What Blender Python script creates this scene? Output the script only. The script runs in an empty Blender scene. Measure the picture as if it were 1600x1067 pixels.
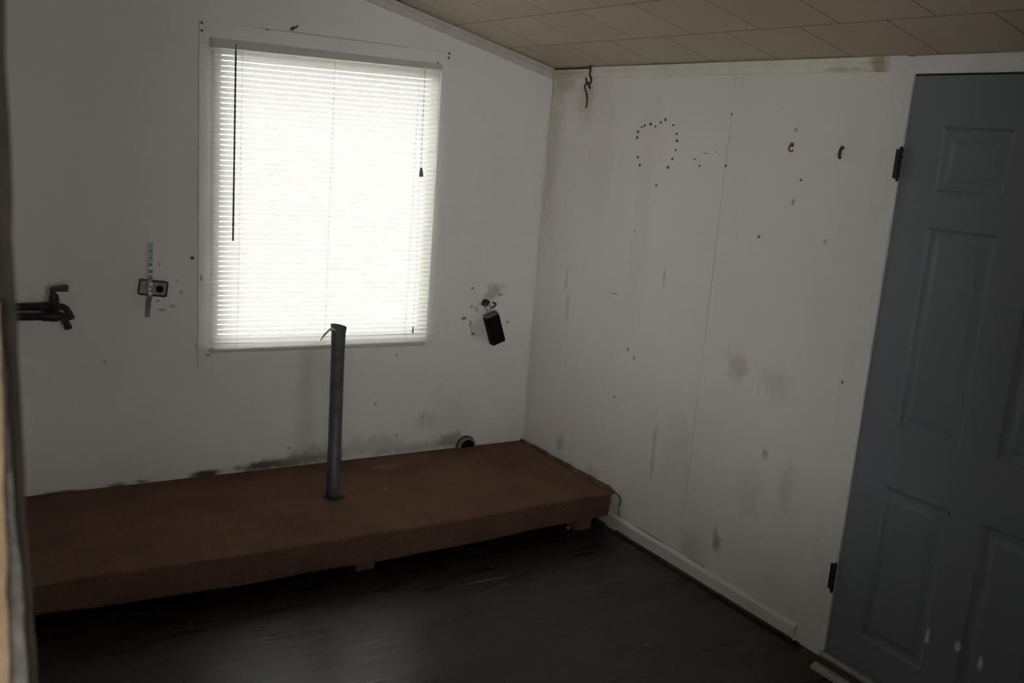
import bpy, bmesh, math, random
from mathutils import Vector, Matrix, Euler
random.seed(7)
SC = bpy.context.scene
COL = SC.collection
R = math.radians

# ------------------------------------------------------------------ materials
def new_mat(name):
    m = bpy.data.materials.new(name); m.use_nodes = True
    nt = m.node_tree
    b = nt.nodes['Principled BSDF']
    return m, nt, b

def plain(name, col, rough=.6, metal=0, noise=.0, scale=30, bump=0.0, spec=.5, dark=None):
    m, nt, b = new_mat(name)
    b.inputs['Roughness'].default_value = rough
    b.inputs['Metallic'].default_value = metal
    b.inputs['Specular IOR Level'].default_value = spec
    b.inputs['Base Color'].default_value = (*col, 1)
    if noise or bump:
        g = nt.nodes.new('ShaderNodeNewGeometry')
        n = nt.nodes.new('ShaderNodeTexNoise'); n.inputs['Scale'].default_value = scale
        n.inputs['Detail'].default_value = 6; n.inputs['Roughness'].default_value = .65
        nt.links.new(g.outputs['Position'], n.inputs['Vector'])
        if noise:
            r = nt.nodes.new('ShaderNodeMapRange')
            r.inputs['From Min'].default_value = .3; r.inputs['From Max'].default_value = .7
            nt.links.new(n.outputs['Fac'], r.inputs['Value'])
            x = nt.nodes.new('ShaderNodeMix'); x.data_type = 'RGBA'
            d = dark or tuple(c * (1 - noise) for c in col)
            x.inputs['A'].default_value = (*d, 1); x.inputs['B'].default_value = (*col, 1)
            nt.links.new(r.outputs['Result'], x.inputs['Factor'])
            nt.links.new(x.outputs['Result'], b.inputs['Base Color'])
        if bump:
            bp = nt.nodes.new('ShaderNodeBump'); bp.inputs['Strength'].default_value = bump
            bp.inputs['Distance'].default_value = .004
            nt.links.new(n.outputs['Fac'], bp.inputs['Height'])
            nt.links.new(bp.outputs['Normal'], b.inputs['Normal'])
    return m

def painted(name, base, smudges_shade=(), rough=.55, grime=.12, gscale=2.5, bump=.15, grime_col=(.33, .31, .26)):
    """old paint: large soft grime, fine speckle and a list of stains and painted shade (centre, radii, colour, strength, raggedness)"""
    m, nt, b = new_mat(name)
    N, L = nt.nodes, nt.links
    b.inputs['Roughness'].default_value = rough
    b.inputs['Specular IOR Level'].default_value = .35
    g = N.new('ShaderNodeNewGeometry')
    n1 = N.new('ShaderNodeTexNoise'); n1.inputs['Scale'].default_value = gscale
    n1.inputs['Detail'].default_value = 8; n1.inputs['Roughness'].default_value = .6
    mp = N.new('ShaderNodeMapping'); mp.inputs['Scale'].default_value = (1, 1, .55)
    L.new(g.outputs['Position'], mp.inputs['Vector']); L.new(mp.outputs['Vector'], n1.inputs['Vector'])
    r1 = N.new('ShaderNodeMapRange'); r1.inputs['From Min'].default_value = .45; r1.inputs['From Max'].default_value = .8
    r1.inputs['To Max'].default_value = grime
    L.new(n1.outputs['Fac'], r1.inputs['Value'])
    mx = N.new('ShaderNodeMix'); mx.data_type = 'RGBA'
    mx.inputs['A'].default_value = (*base, 1); mx.inputs['B'].default_value = (*grime_col, 1)
    L.new(r1.outputs['Result'], mx.inputs['Factor'])
    cur = mx.outputs['Result']
    # small specks
    n2 = N.new('ShaderNodeTexNoise'); n2.inputs['Scale'].default_value = 38; n2.inputs['Detail'].default_value = 3
    L.new(g.outputs['Position'], n2.inputs['Vector'])
    r2 = N.new('ShaderNodeMapRange'); r2.inputs['From Min'].default_value = .73; r2.inputs['From Max'].default_value = .78
    r2.inputs['To Max'].default_value = .35
    L.new(n2.outputs['Fac'], r2.inputs['Value'])
    mx = N.new('ShaderNodeMix'); mx.data_type = 'RGBA'
    mx.inputs['B'].default_value = (.22, .2, .17, 1)
    L.new(cur, mx.inputs['A']); L.new(r2.outputs['Result'], mx.inputs['Factor'])
    cur = mx.outputs['Result']
    # warp shared by every stain and shade mark
    wn = N.new('ShaderNodeTexNoise'); wn.inputs['Scale'].default_value = 22; wn.inputs['Detail'].default_value = 5
    L.new(g.outputs['Position'], wn.inputs['Vector'])
    ws = N.new('ShaderNodeVectorMath'); ws.operation = 'SUBTRACT'; ws.inputs[1].default_value = (.5, .5, .5)
    L.new(wn.outputs['Color'], ws.inputs[0])
    for (c, rad, colr, st, rag) in smudges_shade:
        s = N.new('ShaderNodeVectorMath'); s.operation = 'SUBTRACT'; s.inputs[1].default_value = c
        L.new(g.outputs['Position'], s.inputs[0])
        d = N.new('ShaderNodeVectorMath'); d.operation = 'DIVIDE'; d.inputs[1].default_value = rad
        L.new(s.outputs[0], d.inputs[0])
        a = N.new('ShaderNodeVectorMath'); a.operation = 'MULTIPLY_ADD'
        a.inputs[1].default_value = (rag * 2.5,) * 3
        L.new(ws.outputs[0], a.inputs[0]); L.new(d.outputs[0], a.inputs[2])
        ln = N.new('ShaderNodeVectorMath'); ln.operation = 'LENGTH'; L.new(a.outputs[0], ln.inputs[0])
        mr = N.new('ShaderNodeMapRange'); mr.interpolation_type = 'SMOOTHSTEP'
        mr.inputs['From Min'].default_value = 1; mr.inputs['From Max'].default_value = .25
        mr.inputs['To Max'].default_value = st
        L.new(ln.outputs['Value'], mr.inputs['Value'])
        mx = N.new('ShaderNodeMix'); mx.data_type = 'RGBA'; mx.inputs['B'].default_value = (*colr, 1)
        L.new(cur, mx.inputs['A']); L.new(mr.outputs['Result'], mx.inputs['Factor'])
        cur = mx.outputs['Result']
    L.new(cur, b.inputs['Base Color'])
    if bump:
        nb = N.new('ShaderNodeTexNoise'); nb.inputs['Scale'].default_value = 9; nb.inputs['Detail'].default_value = 7
        L.new(g.outputs['Position'], nb.inputs['Vector'])
        bp = N.new('ShaderNodeBump'); bp.inputs['Strength'].default_value = bump; bp.inputs['Distance'].default_value = .01
        L.new(nb.outputs['Fac'], bp.inputs['Height']); L.new(bp.outputs['Normal'], b.inputs['Normal'])
    return m

DK = (.03, .027, .022); BR = (.10, .075, .045); GY = (.22, .21, .19); YL = (.48, .41, .26); GN = (.25, .24, .13)
WALL = (.82, .815, .80)
wx = lambda x, z, rx, rz, c=DK, s=.8, rag=.3: ((x, 0, z), (rx, .5, rz), c, s, rag)
wy = lambda y, z, ry, rz, c=DK, s=.8, rag=.3: ((0, y, z), (.5, ry, rz), c, s, rag)

M_wall_win = painted('window_wall_paint', WALL, [
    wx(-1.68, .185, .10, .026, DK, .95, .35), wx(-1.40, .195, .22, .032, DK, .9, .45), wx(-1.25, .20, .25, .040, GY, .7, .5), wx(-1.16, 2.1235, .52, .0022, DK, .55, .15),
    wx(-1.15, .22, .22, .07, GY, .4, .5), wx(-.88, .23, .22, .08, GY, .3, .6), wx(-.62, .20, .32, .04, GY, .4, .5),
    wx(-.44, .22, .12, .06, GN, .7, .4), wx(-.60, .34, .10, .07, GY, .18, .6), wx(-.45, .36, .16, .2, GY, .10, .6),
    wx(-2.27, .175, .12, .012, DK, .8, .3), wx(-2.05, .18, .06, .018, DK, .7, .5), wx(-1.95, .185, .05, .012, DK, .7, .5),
    wx(-.873, .446, .012, .010, DK, .6), wx(-1.30, .267, .012, .008, DK, .7), wx(-.75, .275, .010, .010, DK, .6),
    wx(-2.097, .725, .007, .008, DK, .7), wx(-.516, .522, .008, .006, DK, .6), wx(-.61, .36, .01, .01, DK, .5),
    # knocks and chipped plaster round the black box, and its painted soft shadow
    wx(-.377, 1.009, .014, .008, BR, .8, .4), wx(-.374, .914, .009, .011, BR, .8, .4), wx(-.413, .855, .020, .014, BR, .9, .5),
    wx(-.375, .829, .008, .022, BR, .8, .5), wx(-.352, .775, .024, .013, BR, .9, .5), wx(-.365, .80, .007, .03, GY, .7, .4),
    wx(-.155, .829, .010, .010, BR, .9, .4), wx(-.212, .973, .020, .010, BR, .7, .5), wx(-.245, 1.005, .075, .045, GY, .5, .7),
    wx(-.27, .965, .06, .03, GY, .45, .7), wx(-.305, .93, .028, .025, GY, .6, .6), wx(-.345, .90, .02, .02, GY, .5, .6),
    wx(-.33, .80, .05, .08, (.45, .46, .48), .35, .4), wx(-1.747, 1.157, .011, .010, DK, .9, .2),  # first entry paints the bluish shadow left of the black box
    wx(-1.825, .952, .02, .012, GY, .6, .5), wx(-1.868, .937, .026, .006, DK, .65, .4), wx(-1.885, .975, .012, .008, GY, .7, .4),
    wx(-1.79, 1.01, .012, .014, GY, .6, .4), wx(-1.81, 1.06, .008, .008, GY, .6, .4), wx(-1.88, 1.13, .01, .012, GY, .5, .4),
])
M_wall_right = painted('wall_panel_paint', (.81, .795, .765), [
    wy(-.05, 1.75, .10, .55, YL, .35, .5), wy(-.10, 2.04, .14, .07, YL, .6, .5), wy(-.30, 1.95, .10, .16, YL, .35, .5),
    wy(-.45, 1.75, .12, .5, YL, .12, .4), wy(-.80, 1.75, .12, .35, YL, .08, .4), wy(-.80, 1.30, .09, .5, YL, .10, .4),
    wy(-.80, .858, .014, .012, DK, .75, .5), wy(-.85, .83, .012, .02, GY, .7, .5), wy(-.6637, 1.089, .05, .004, GY, .8, .1),
    wy(-.764, 1.39, .012, .010, GY, .6, .5), wy(-.9955, 1.22, .010, .05, GY, .5, .4), wy(-1.05, .52, .025, .09, GY, .3, .6),
    wy(-.34, .27, .05, .07, GY, .4, .6), wy(-.2725, 1.08, .012, .09, GY, .4, .5), wy(-.30, .95, .02, .12, GY, .25, .5),
    wy(-1.50, .195, .032, .055, GY, .7, .55), wy(-1.48, .24, .016, .05, GY, .4, .5), wy(-1.482, .94, .08, .09, YL, .5, .6),
    wy(-1.69, .92, .12, .10, GY, .18, .6), wy(-1.686, .643, .022, .03, GY, .5, .6), wy(-1.63, .47, .09, .16, GY, .14, .7),
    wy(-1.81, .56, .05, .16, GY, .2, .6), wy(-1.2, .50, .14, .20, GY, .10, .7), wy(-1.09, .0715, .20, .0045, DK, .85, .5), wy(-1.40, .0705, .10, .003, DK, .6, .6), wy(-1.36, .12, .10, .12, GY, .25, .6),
    wy(-.74, .616, .012, .010, DK, .55, .4), wy(-.628, .20, .08, .05, GY, .3, .6), wy(-1.05, .40, .02, .1, GY, .35, .5),
    wy(-1.162, 1.754, .03, .004, GY, .7, .3), wy(-1.2266, 1.763, .012, .005, GY, .6, .3), wy(-1.625, 1.862, .012, .013, GY, .7, .4),
    wy(-1.656, 1.605, .012, .016, GY, .7, .4), wy(-1.825, 1.48, .016, .014, GY, .5, .6), wy(-.85, 1.77, .14, .11, (.70, .62, .55), .18, .4),
], grime=.10, bump=.10, grime_col=(.45, .41, .33))
M_trim = painted('white_gloss_trim', (.80, .795, .78), [], rough=.45, grime=.18, gscale=7, bump=.12)
M_trim_dirty = painted('yellowed_ceiling_trim', (.79, .77, .70), [
    wy(-.10, 2.085, .22, .04, (.42, .35, .16), .6, .4), wy(-1.96, 2.085, .05, .05, (.30, .23, .10), .7, .4),
    wy(-1.80, 2.07, .12, .012, (.4, .33, .2), .5, .5),
], rough=.5, grime=.3, gscale=6, bump=.1)
M_trim_slope = painted('dusty_slope_trim', (.60, .58, .54), [], rough=.6, grime=.45, gscale=9, bump=.15, grime_col=(.34, .28, .18))
M_baseboard = painted('baseboard_paint', (.78, .77, .75), [
    wy(-1.80, .067, .16, .004, YL, .6, .3), wy(-1.94, .02, .03, .03, YL, .4, .5)], rough=.5, grime=.2, gscale=6, bump=.1)
M_casing_win = painted('window_casing_paint', (.83, .825, .81), [
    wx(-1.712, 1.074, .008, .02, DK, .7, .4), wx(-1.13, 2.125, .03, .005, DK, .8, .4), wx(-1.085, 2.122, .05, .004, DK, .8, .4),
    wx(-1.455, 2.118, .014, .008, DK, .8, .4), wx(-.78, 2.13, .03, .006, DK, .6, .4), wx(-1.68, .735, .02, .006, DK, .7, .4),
    wx(-.78, .69, .006, .012, DK, .8, .2)], rough=.5, grime=.15, gscale=6, bump=.1)
M_crack = plain('dark_gap_stain', (.075, .052, .022), .9, noise=.5, scale=40)
M_ceiling_edge = plain('rough_gap', (.06, .05, .03), .9)

def ceiling_mat():
    m, nt, b = new_mat('fibre_ceiling_tile')
    N, L = nt.nodes, nt.links
    tc = N.new('ShaderNodeTexCoord')
    # local x runs up the slope, local y runs along the room: rows follow y
    sp = N.new('ShaderNodeSeparateXYZ'); L.new(tc.outputs['Object'], sp.inputs[0])
    cb = N.new('ShaderNodeCombineXYZ')
    ay = N.new('ShaderNodeMath'); ay.operation = 'ADD'; ay.inputs[1].default_value = 20.31 * .3375 - .0 + .045
    ax = N.new('ShaderNodeMath'); ax.operation = 'ADD'; ax.inputs[1].default_value = 40 * .302 - .012
    L.new(sp.outputs['Y'], ay.inputs[0]); L.new(sp.outputs['X'], ax.inputs[0])
    L.new(ay.outputs[0], cb.inputs['X']); L.new(ax.outputs[0], cb.inputs['Y'])
    br = N.new('ShaderNodeTexBrick')
    br.offset = .5; br.offset_frequency = 2; br.squash = 1
    br.inputs['Scale'].default_value = 1
    br.inputs['Brick Width'].default_value = .3375; br.inputs['Row Height'].default_value = .302
    br.inputs['Mortar Size'].default_value = .0028; br.inputs['Mortar Smooth'].default_value = .4
    br.inputs['Color1'].default_value = (.575, .495, .385, 1); br.inputs['Color2'].default_value = (.54, .465, .36, 1)
    br.inputs['Mortar'].default_value = (.17, .125, .08, 1)
    L.new(cb.outputs[0], br.inputs['Vector'])
    n = N.new('ShaderNodeTexNoise'); n.inputs['Scale'].default_value = 3; n.inputs['Detail'].default_value = 6
    L.new(tc.outputs['Object'], n.inputs['Vector'])
    r = N.new('ShaderNodeMapRange'); r.inputs['From Min'].default_value = .45; r.inputs['From Max'].default_value = .75; r.inputs['To Max'].default_value = .3
    L.new(n.outputs['Fac'], r.inputs['Value'])
    x = N.new('ShaderNodeMix'); x.data_type = 'RGBA'; x.inputs['B'].default_value = (.40, .33, .22, 1)
    L.new(br.outputs['Color'], x.inputs['A']); L.new(r.outputs['Result'], x.inputs['Factor'])
    L.new(x.outputs['Result'], b.inputs['Base Color'])
    bp = N.new('ShaderNodeBump'); bp.inputs['Strength'].default_value = .5; bp.inputs['Distance'].default_value = .004; bp.invert = True
    L.new(br.outputs['Fac'], bp.inputs['Height']); L.new(bp.outputs['Normal'], b.inputs['Normal'])
    b.inputs['Roughness'].default_value = .8
    return m
M_ceil = ceiling_mat()

def floor_mat():
    m, nt, b = new_mat('worn_brown_floorboards')
    N, L = nt.nodes, nt.links
    g = N.new('ShaderNodeNewGeometry')
    br = N.new('ShaderNodeTexBrick'); br.offset = .37; br.offset_frequency = 2
    br.inputs['Scale'].default_value = 1
    br.inputs['Brick Width'].default_value = 2.6; br.inputs['Row Height'].default_value = .083
    br.inputs['Mortar Size'].default_value = .0016; br.inputs['Mortar Smooth'].default_value = .3
    br.inputs['Color1'].default_value = (.020, .0115, .0095, 1); br.inputs['Color2'].default_value = (.015, .009, .0078, 1)
    br.inputs['Mortar'].default_value = (.007, .005, .004, 1)
    L.new(g.outputs['Position'], br.inputs['Vector'])
    mp = N.new('ShaderNodeMapping'); mp.inputs['Scale'].default_value = (2.2, 34, 1)
    L.new(g.outputs['Position'], mp.inputs['Vector'])
    n = N.new('ShaderNodeTexNoise'); n.inputs['Scale'].default_value = 1; n.inputs['Detail'].default_value = 6
    L.new(mp.outputs['Vector'], n.inputs['Vector'])
    r = N.new('ShaderNodeMapRange'); r.inputs['From Min'].default_value = .35; r.inputs['From Max'].default_value = .75; r.inputs['To Max'].default_value = .6
    L.new(n.outputs['Fac'], r.inputs['Value'])
    x = N.new('ShaderNodeMix'); x.data_type = 'RGBA'; x.inputs['B'].default_value = (.024, .0165, .0145, 1)
    L.new(br.outputs['Color'], x.inputs['A']); L.new(r.outputs['Result'], x.inputs['Factor'])
    cur = x.outputs['Result']
    # pale scratches
    for c, rad, col, s in [((-.845, -1.075, 0), (.17, .0045, 1), (.30, .27, .24), .75), ((-1.6, -1.17, 0), (.35, .006, 1), (.2, .18, .16), .4),
                           ((-.55, -1.75, 0), (.012, .008, 1), (.3, .26, .2), .6), ((-.25, -1.2, 0), (.006, .005, 1), (.4, .36, .3), .7)]:
        sv = N.new('ShaderNodeVectorMath'); sv.operation = 'SUBTRACT'; sv.inputs[1].default_value = c
        L.new(g.outputs['Position'], sv.inputs[0])
        d = N.new('ShaderNodeVectorMath'); d.operation = 'DIVIDE'; d.inputs[1].default_value = rad; L.new(sv.outputs[0], d.inputs[0])
        ln = N.new('ShaderNodeVectorMath'); ln.operation = 'LENGTH'; L.new(d.outputs[0], ln.inputs[0])
        mr = N.new('ShaderNodeMapRange'); mr.interpolation_type = 'SMOOTHSTEP'
        mr.inputs['From Min'].default_value = 1; mr.inputs['From Max'].default_value = .4; mr.inputs['To Max'].default_value = s
        L.new(ln.outputs['Value'], mr.inputs['Value'])
        mx = N.new('ShaderNodeMix'); mx.data_type = 'RGBA'; mx.inputs['B'].default_value = (*col, 1)
        L.new(cur, mx.inputs['A']); L.new(mr.outputs['Result'], mx.inputs['Factor']); cur = mx.outputs['Result']
    L.new(cur, b.inputs['Base Color'])
    rr = N.new('ShaderNodeMapRange'); rr.inputs['To Min'].default_value = .20; rr.inputs['To Max'].default_value = .38
    L.new(n.outputs['Fac'], rr.inputs['Value']); L.new(rr.outputs['Result'], b.inputs['Roughness'])
    b.inputs['Specular IOR Level'].default_value = .44
    bp = N.new('ShaderNodeBump'); bp.inputs['Strength'].default_value = .35; bp.inputs['Distance'].default_value = .004; bp.invert = True
    L.new(br.outputs['Fac'], bp.inputs['Height'])
    bp2 = N.new('ShaderNodeBump'); bp2.inputs['Strength'].default_value = .06; bp2.inputs['Distance'].default_value = .003
    L.new(n.outputs['Fac'], bp2.inputs['Height']); L.new(bp.outputs['Normal'], bp2.inputs['Normal'])
    L.new(bp2.outputs['Normal'], b.inputs['Normal'])
    return m
M_floor = floor_mat()

def carpet_mat():
    m, nt, b = new_mat('brown_red_carpet')
    N, L = nt.nodes, nt.links
    g = N.new('ShaderNodeNewGeometry')
    n = N.new('ShaderNodeTexNoise'); n.inputs['Scale'].default_value = 170; n.inputs['Detail'].default_value = 4
    L.new(g.outputs['Position'], n.inputs['Vector'])
    r = N.new('ShaderNodeMapRange'); r.inputs['From Min'].default_value = .33; r.inputs['From Max'].default_value = .68
    L.new(n.outputs['Fac'], r.inputs['Value'])
    x = N.new('ShaderNodeMix'); x.data_type = 'RGBA'
    x.inputs['A'].default_value = (.14, .080, .056, 1); x.inputs['B'].default_value = (.225, .138, .098, 1)
    L.new(r.outputs['Result'], x.inputs['Factor'])
    n2 = N.new('ShaderNodeTexNoise'); n2.inputs['Scale'].default_value = 5; n2.inputs['Detail'].default_value = 5
    L.new(g.outputs['Position'], n2.inputs['Vector'])
    r2 = N.new('ShaderNodeMapRange'); r2.inputs['From Min'].default_value = .4; r2.inputs['From Max'].default_value = .75; r2.inputs['To Max'].default_value = .4
    L.new(n2.outputs['Fac'], r2.inputs['Value'])
    x2 = N.new('ShaderNodeMix'); x2.data_type = 'RGBA'; x2.inputs['B'].default_value = (.055, .030, .022, 1)
    L.new(x.outputs['Result'], x2.inputs['A']); L.new(r2.outputs['Result'], x2.inputs['Factor'])
    cur = x2.outputs['Result']
    # lint and plaster crumbs
    v = N.new('ShaderNodeTexVoronoi'); v.inputs['Scale'].default_value = 13; L.new(g.outputs['Position'], v.inputs['Vector'])
    r3 = N.new('ShaderNodeMapRange'); r3.inputs['From Min'].default_value = .085; r3.inputs['From Max'].default_value = .05; r3.inputs['To Max'].default_value = .7
    L.new(v.outputs['Distance'], r3.inputs['Value'])
    x3 = N.new('ShaderNodeMix'); x3.data_type = 'RGBA'; x3.inputs['B'].default_value = (.22, .17, .13, 1)
    L.new(cur, x3.inputs['A']); L.new(r3.outputs['Result'], x3.inputs['Factor']); cur = x3.outputs['Result']
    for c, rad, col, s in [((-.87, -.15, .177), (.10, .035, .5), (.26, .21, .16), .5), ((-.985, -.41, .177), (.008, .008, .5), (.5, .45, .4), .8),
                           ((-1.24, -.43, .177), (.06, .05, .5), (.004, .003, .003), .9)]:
        sv = N.new('ShaderNodeVectorMath'); sv.operation = 'SUBTRACT'; sv.inputs[1].default_value = c
        L.new(g.outputs['Position'], sv.inputs[0])
        d = N.new('ShaderNodeVectorMath'); d.operation = 'DIVIDE'; d.inputs[1].default_value = rad; L.new(sv.outputs[0], d.inputs[0])
        a = N.new('ShaderNodeVectorMath'); a.operation = 'ADD'
        sc = N.new('ShaderNodeVectorMath'); sc.operation = 'SCALE'; sc.inputs['Scale'].default_value = .6
        L.new(n.outputs['Color'], sc.inputs[0]); L.new(sc.outputs[0], a.inputs[1]); L.new(d.outputs[0], a.inputs[0])
        of = N.new('ShaderNodeVectorMath'); of.operation = 'SUBTRACT'; of.inputs[1].default_value = (.3, .3, .3); L.new(a.outputs[0], of.inputs[0])
        ln = N.new('ShaderNodeVectorMath'); ln.operation = 'LENGTH'; L.new(of.outputs[0], ln.inputs[0])
        mr = N.new('ShaderNodeMapRange'); mr.interpolation_type = 'SMOOTHSTEP'
        mr.inputs['From Min'].default_value = 1; mr.inputs['From Max'].default_value = .5; mr.inputs['To Max'].default_value = s
        L.new(ln.outputs['Value'], mr.inputs['Value'])
        mx = N.new('ShaderNodeMix'); mx.data_type = 'RGBA'; mx.inputs['B'].default_value = (*col, 1)
        L.new(cur, mx.inputs['A']); L.new(mr.outputs['Result'], mx.inputs['Factor']); cur = mx.outputs['Result']
    L.new(cur, b.inputs['Base Color'])
    b.inputs['Roughness'].default_value = .95; b.inputs['Specular IOR Level'].default_value = .1
    bp = N.new('ShaderNodeBump'); bp.inputs['Strength'].default_value = .6; bp.inputs['Distance'].default_value = .004
    L.new(n.outputs['Fac'], bp.inputs['Height']); L.new(bp.outputs['Normal'], b.inputs['Normal'])
    return m
M_carpet = carpet_mat()

def slat_mat():
    m = bpy.data.materials.new('thin_white_slat'); m.use_nodes = True
    nt = m.node_tree; N, L = nt.nodes, nt.links
    for n in list(N): N.remove(n)
    o = N.new('ShaderNodeOutputMaterial')
    t = N.new('ShaderNodeBsdfTranslucent'); t.inputs['Color'].default_value = (.92, .895, .875, 1)
    d = N.new('ShaderNodeBsdfDiffuse'); d.inputs['Color'].default_value = (.84, .825, .81, 1)
    g = N.new('ShaderNodeBsdfGlossy'); g.inputs['Roughness'].default_value = .35
    a = N.new('ShaderNodeMixShader'); a.inputs[0].default_value = .56
    L.new(t.outputs[0], a.inputs[1]); L.new(d.outputs[0], a.inputs[2])
    c = N.new('ShaderNodeMixShader'); c.inputs[0].default_value = .04
    L.new(a.outputs[0], c.inputs[1]); L.new(g.outputs[0], c.inputs[2])
    L.new(c.outputs[0], o.inputs['Surface'])
    return m
M_slat = slat_mat()

def glass_mat():
    m = bpy.data.materials.new('window_pane_glass'); m.use_nodes = True
    nt = m.node_tree; N, L = nt.nodes, nt.links
    for n in list(N): N.remove(n)
    o = N.new('ShaderNodeOutputMaterial')
    t = N.new('ShaderNodeBsdfTransparent'); t.inputs['Color'].default_value = (.92, .94, .93, 1)
    g = N.new('ShaderNodeBsdfGlossy'); g.inputs['Roughness'].default_value = .02
    f = N.new('ShaderNodeFresnel'); f.inputs['IOR'].default_value = 1.45
    a = N.new('ShaderNodeMixShader')
    L.new(f.outputs[0], a.inputs[0]); L.new(t.outputs[0], a.inputs[1]); L.new(g.outputs[0], a.inputs[2])
    L.new(a.outputs[0], o.inputs['Surface'])
    return m
M_glass = glass_mat()

DOORC = (.195, .220, .250)
M_door = painted('blue_grey_door_paint', DOORC, [
    wy(-2.466, .278, .009, .036, (.78, .79, .80), 1, .05), wy(-2.464, .260, .013, .010, (.78, .79, .80), 1, .05),
    wy(-2.571, .295, .014, .025, (.72, .74, .75), 1, .08), wy(-2.649, .278, .012, .035, (.72, .74, .75), 1, .05),
    wy(-2.463, .70, .010, .010, DK, .8, .3), wy(-2.40, .235, .006, .006, DK, .7, .3)],
    rough=.5, grime=.35, gscale=3, bump=.08, grime_col=(.15, .17, .19))
M_hinge = plain('old_brown_hinge', (.030, .020, .018), .5, .3, noise=.4, scale=60)
M_pipe = plain('dull_galvanised_pipe', (.13, .135, .135), .5, .35, noise=.45, scale=28, bump=.2)
M_pipe_rim = plain('pipe_rim_grey', (.13, .13, .125), .55, .4, noise=.4, scale=50)
M_tape = plain('thread_tape', (.62, .62, .60), .6)
M_darkpipe = plain('blackened_water_pipe', (.030, .030, .027), .5, .35, noise=.5, scale=40, bump=.2)
M_tap = plain('aged_tap_metal', (.045, .041, .035), .42, .5, noise=.4, scale=60)
M_lever = plain('brown_tap_lever', (.065, .052, .042), .5, .2, noise=.3, scale=60)
M_strap = plain('zinc_strap', (.36, .39, .43), .42, .6, noise=.5, scale=55)
M_strap_bright = plain('bright_screw', (.75, .78, .76), .3, .6)
M_plate = plain('dull_zinc_box', (.34, .34, .325), .5, .4, noise=.35, scale=45)
M_plate_edge = plain('dirty_box_rim', (.075, .075, .07), .6, .3, noise=.4, scale=45)
M_black = plain('black_plastic', (.004, .004, .0035), .6, spec=.15)
M_boxend = plain('grey_box_end', (.16, .155, .135), .6, noise=.3, scale=60)
M_wire = plain('bare_wire', (.35, .34, .29), .5, .3)
M_hole = plain('raw_hole', (.035, .018, .012), .9, noise=.5, scale=90)
M_hook = plain('rusted_iron', (.045, .035, .020), .7, .3, noise=.5, scale=80)
M_rust = plain('rusty_nail', (.14, .085, .058), .6, .4)
M_olive = plain('olive_brass', (.16, .15, .06), .5, .4, noise=.4, scale=80)
M_block = plain('raw_timber_block', (.21, .12, .065), .8, noise=.4, scale=30)
M_under = plain('bare_plywood', (.10, .065, .04), .9, noise=.4, scale=12)
M_carpet_edge = plain('frayed_carpet_edge', (.20, .115, .09), .95, noise=.45, scale=55, bump=.4)
M_thread = plain('pale_fray', (.20, .17, .14), .9)
M_wand = plain('smoked_plastic_wand', (.055, .055, .05), .25)
M_cord = plain('white_cord', (.55, .54, .5), .8)
M_tassel = plain('grey_tassel', (.17, .165, .15), .5)
M_rail = plain('white_enamel_rail', (.62, .615, .59), .4, noise=.12, scale=12)
M_sash = plain('white_sash', (.70, .70, .68), .5)
M_plaster = plain('plain_plaster', (.68, .68, .67), .9, noise=.15, scale=3)
M_jamb_edge = plain('olive_stained_wood', (.035, .029, .015), .8, noise=.6, scale=24, bump=.5)
M_jamb_tan = plain('tan_bare_wood', (.50, .385, .235), .8, noise=.5, scale=18, bump=.4, dark=(.30, .20, .11))
M_jamb_grey = plain('peeling_grey_paint', (.23, .215, .20), .8, noise=.85, scale=38, bump=.6, dark=(.05, .04, .025))
M_sill = plain('grey_threshold', (.40, .385, .34), .5, .2, noise=.4, scale=25)
M_sill_dark = plain('dark_threshold_groove', (.04, .038, .03), .8)
M_grass = plain('pale_ground', (.42, .43, .36), .95, noise=.2, scale=1)
M_soffit = plain('olive_soffit', (.24, .25, .09), .9)

# ------------------------------------------------------------------ mesh helpers
def link_bm(name, bm, mat, parent=None, smooth=False):
    bmesh.ops.recalc_face_normals(bm, faces=bm.faces[:])
    me = bpy.data.meshes.new(name); bm.to_mesh(me); bm.free()
    if smooth:
        for p in me.polygons: p.use_smooth = True
    o = bpy.data.objects.new(name, me); COL.objects.link(o)
    if mat: me.materials.append(mat)
    if parent is not None: attach(o, parent)
    return o

def attach(o, p):
    o.parent = p
    o.matrix_parent_inverse = Matrix.Translation(base_of(p)).inverted()

def base_of(p):
    v = Vector(p.location)
    return v if p.parent is None else v

def box_bm(bm, x0, x1, y0, y1, z0, z1, bevel=0, seg=2):
    r = bmesh.ops.create_cube(bm, size=1)
    for v in r['verts']:
        v.co = Vector(((x0 + x1) / 2 + v.co.x * (x1 - x0), (y0 + y1) / 2 + v.co.y * (y1 - y0), (z0 + z1) / 2 + v.co.z * (z1 - z0)))
    if bevel:
        es = list({e for v in r['verts'] for e in v.link_edges})
        bmesh.ops.bevel(bm, geom=es, offset=bevel, segments=seg, affect='EDGES', profile=.5)
    return r['verts']

def box(name, x0, x1, y0, y1, z0, z1, mat, parent=None, bevel=0, seg=2):
    bm = bmesh.new(); box_bm(bm, x0, x1, y0, y1, z0, z1, bevel, seg)
    return link_bm(name, bm, mat, parent)

def prism_bm(bm, pts, off):
    """closed polygon pts (3D) pushed along off"""
    off = Vector(off)
    a = [bm.verts.new(p) for p in pts]; b = [bm.verts.new(Vector(p) + off) for p in pts]
    bm.faces.new(a); bm.faces.new(b[::-1])
    n = len(pts)
    for i in range(n):
        bm.faces.new((a[i], a[(i + 1) % n], b[(i + 1) % n], b[i]))

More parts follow.
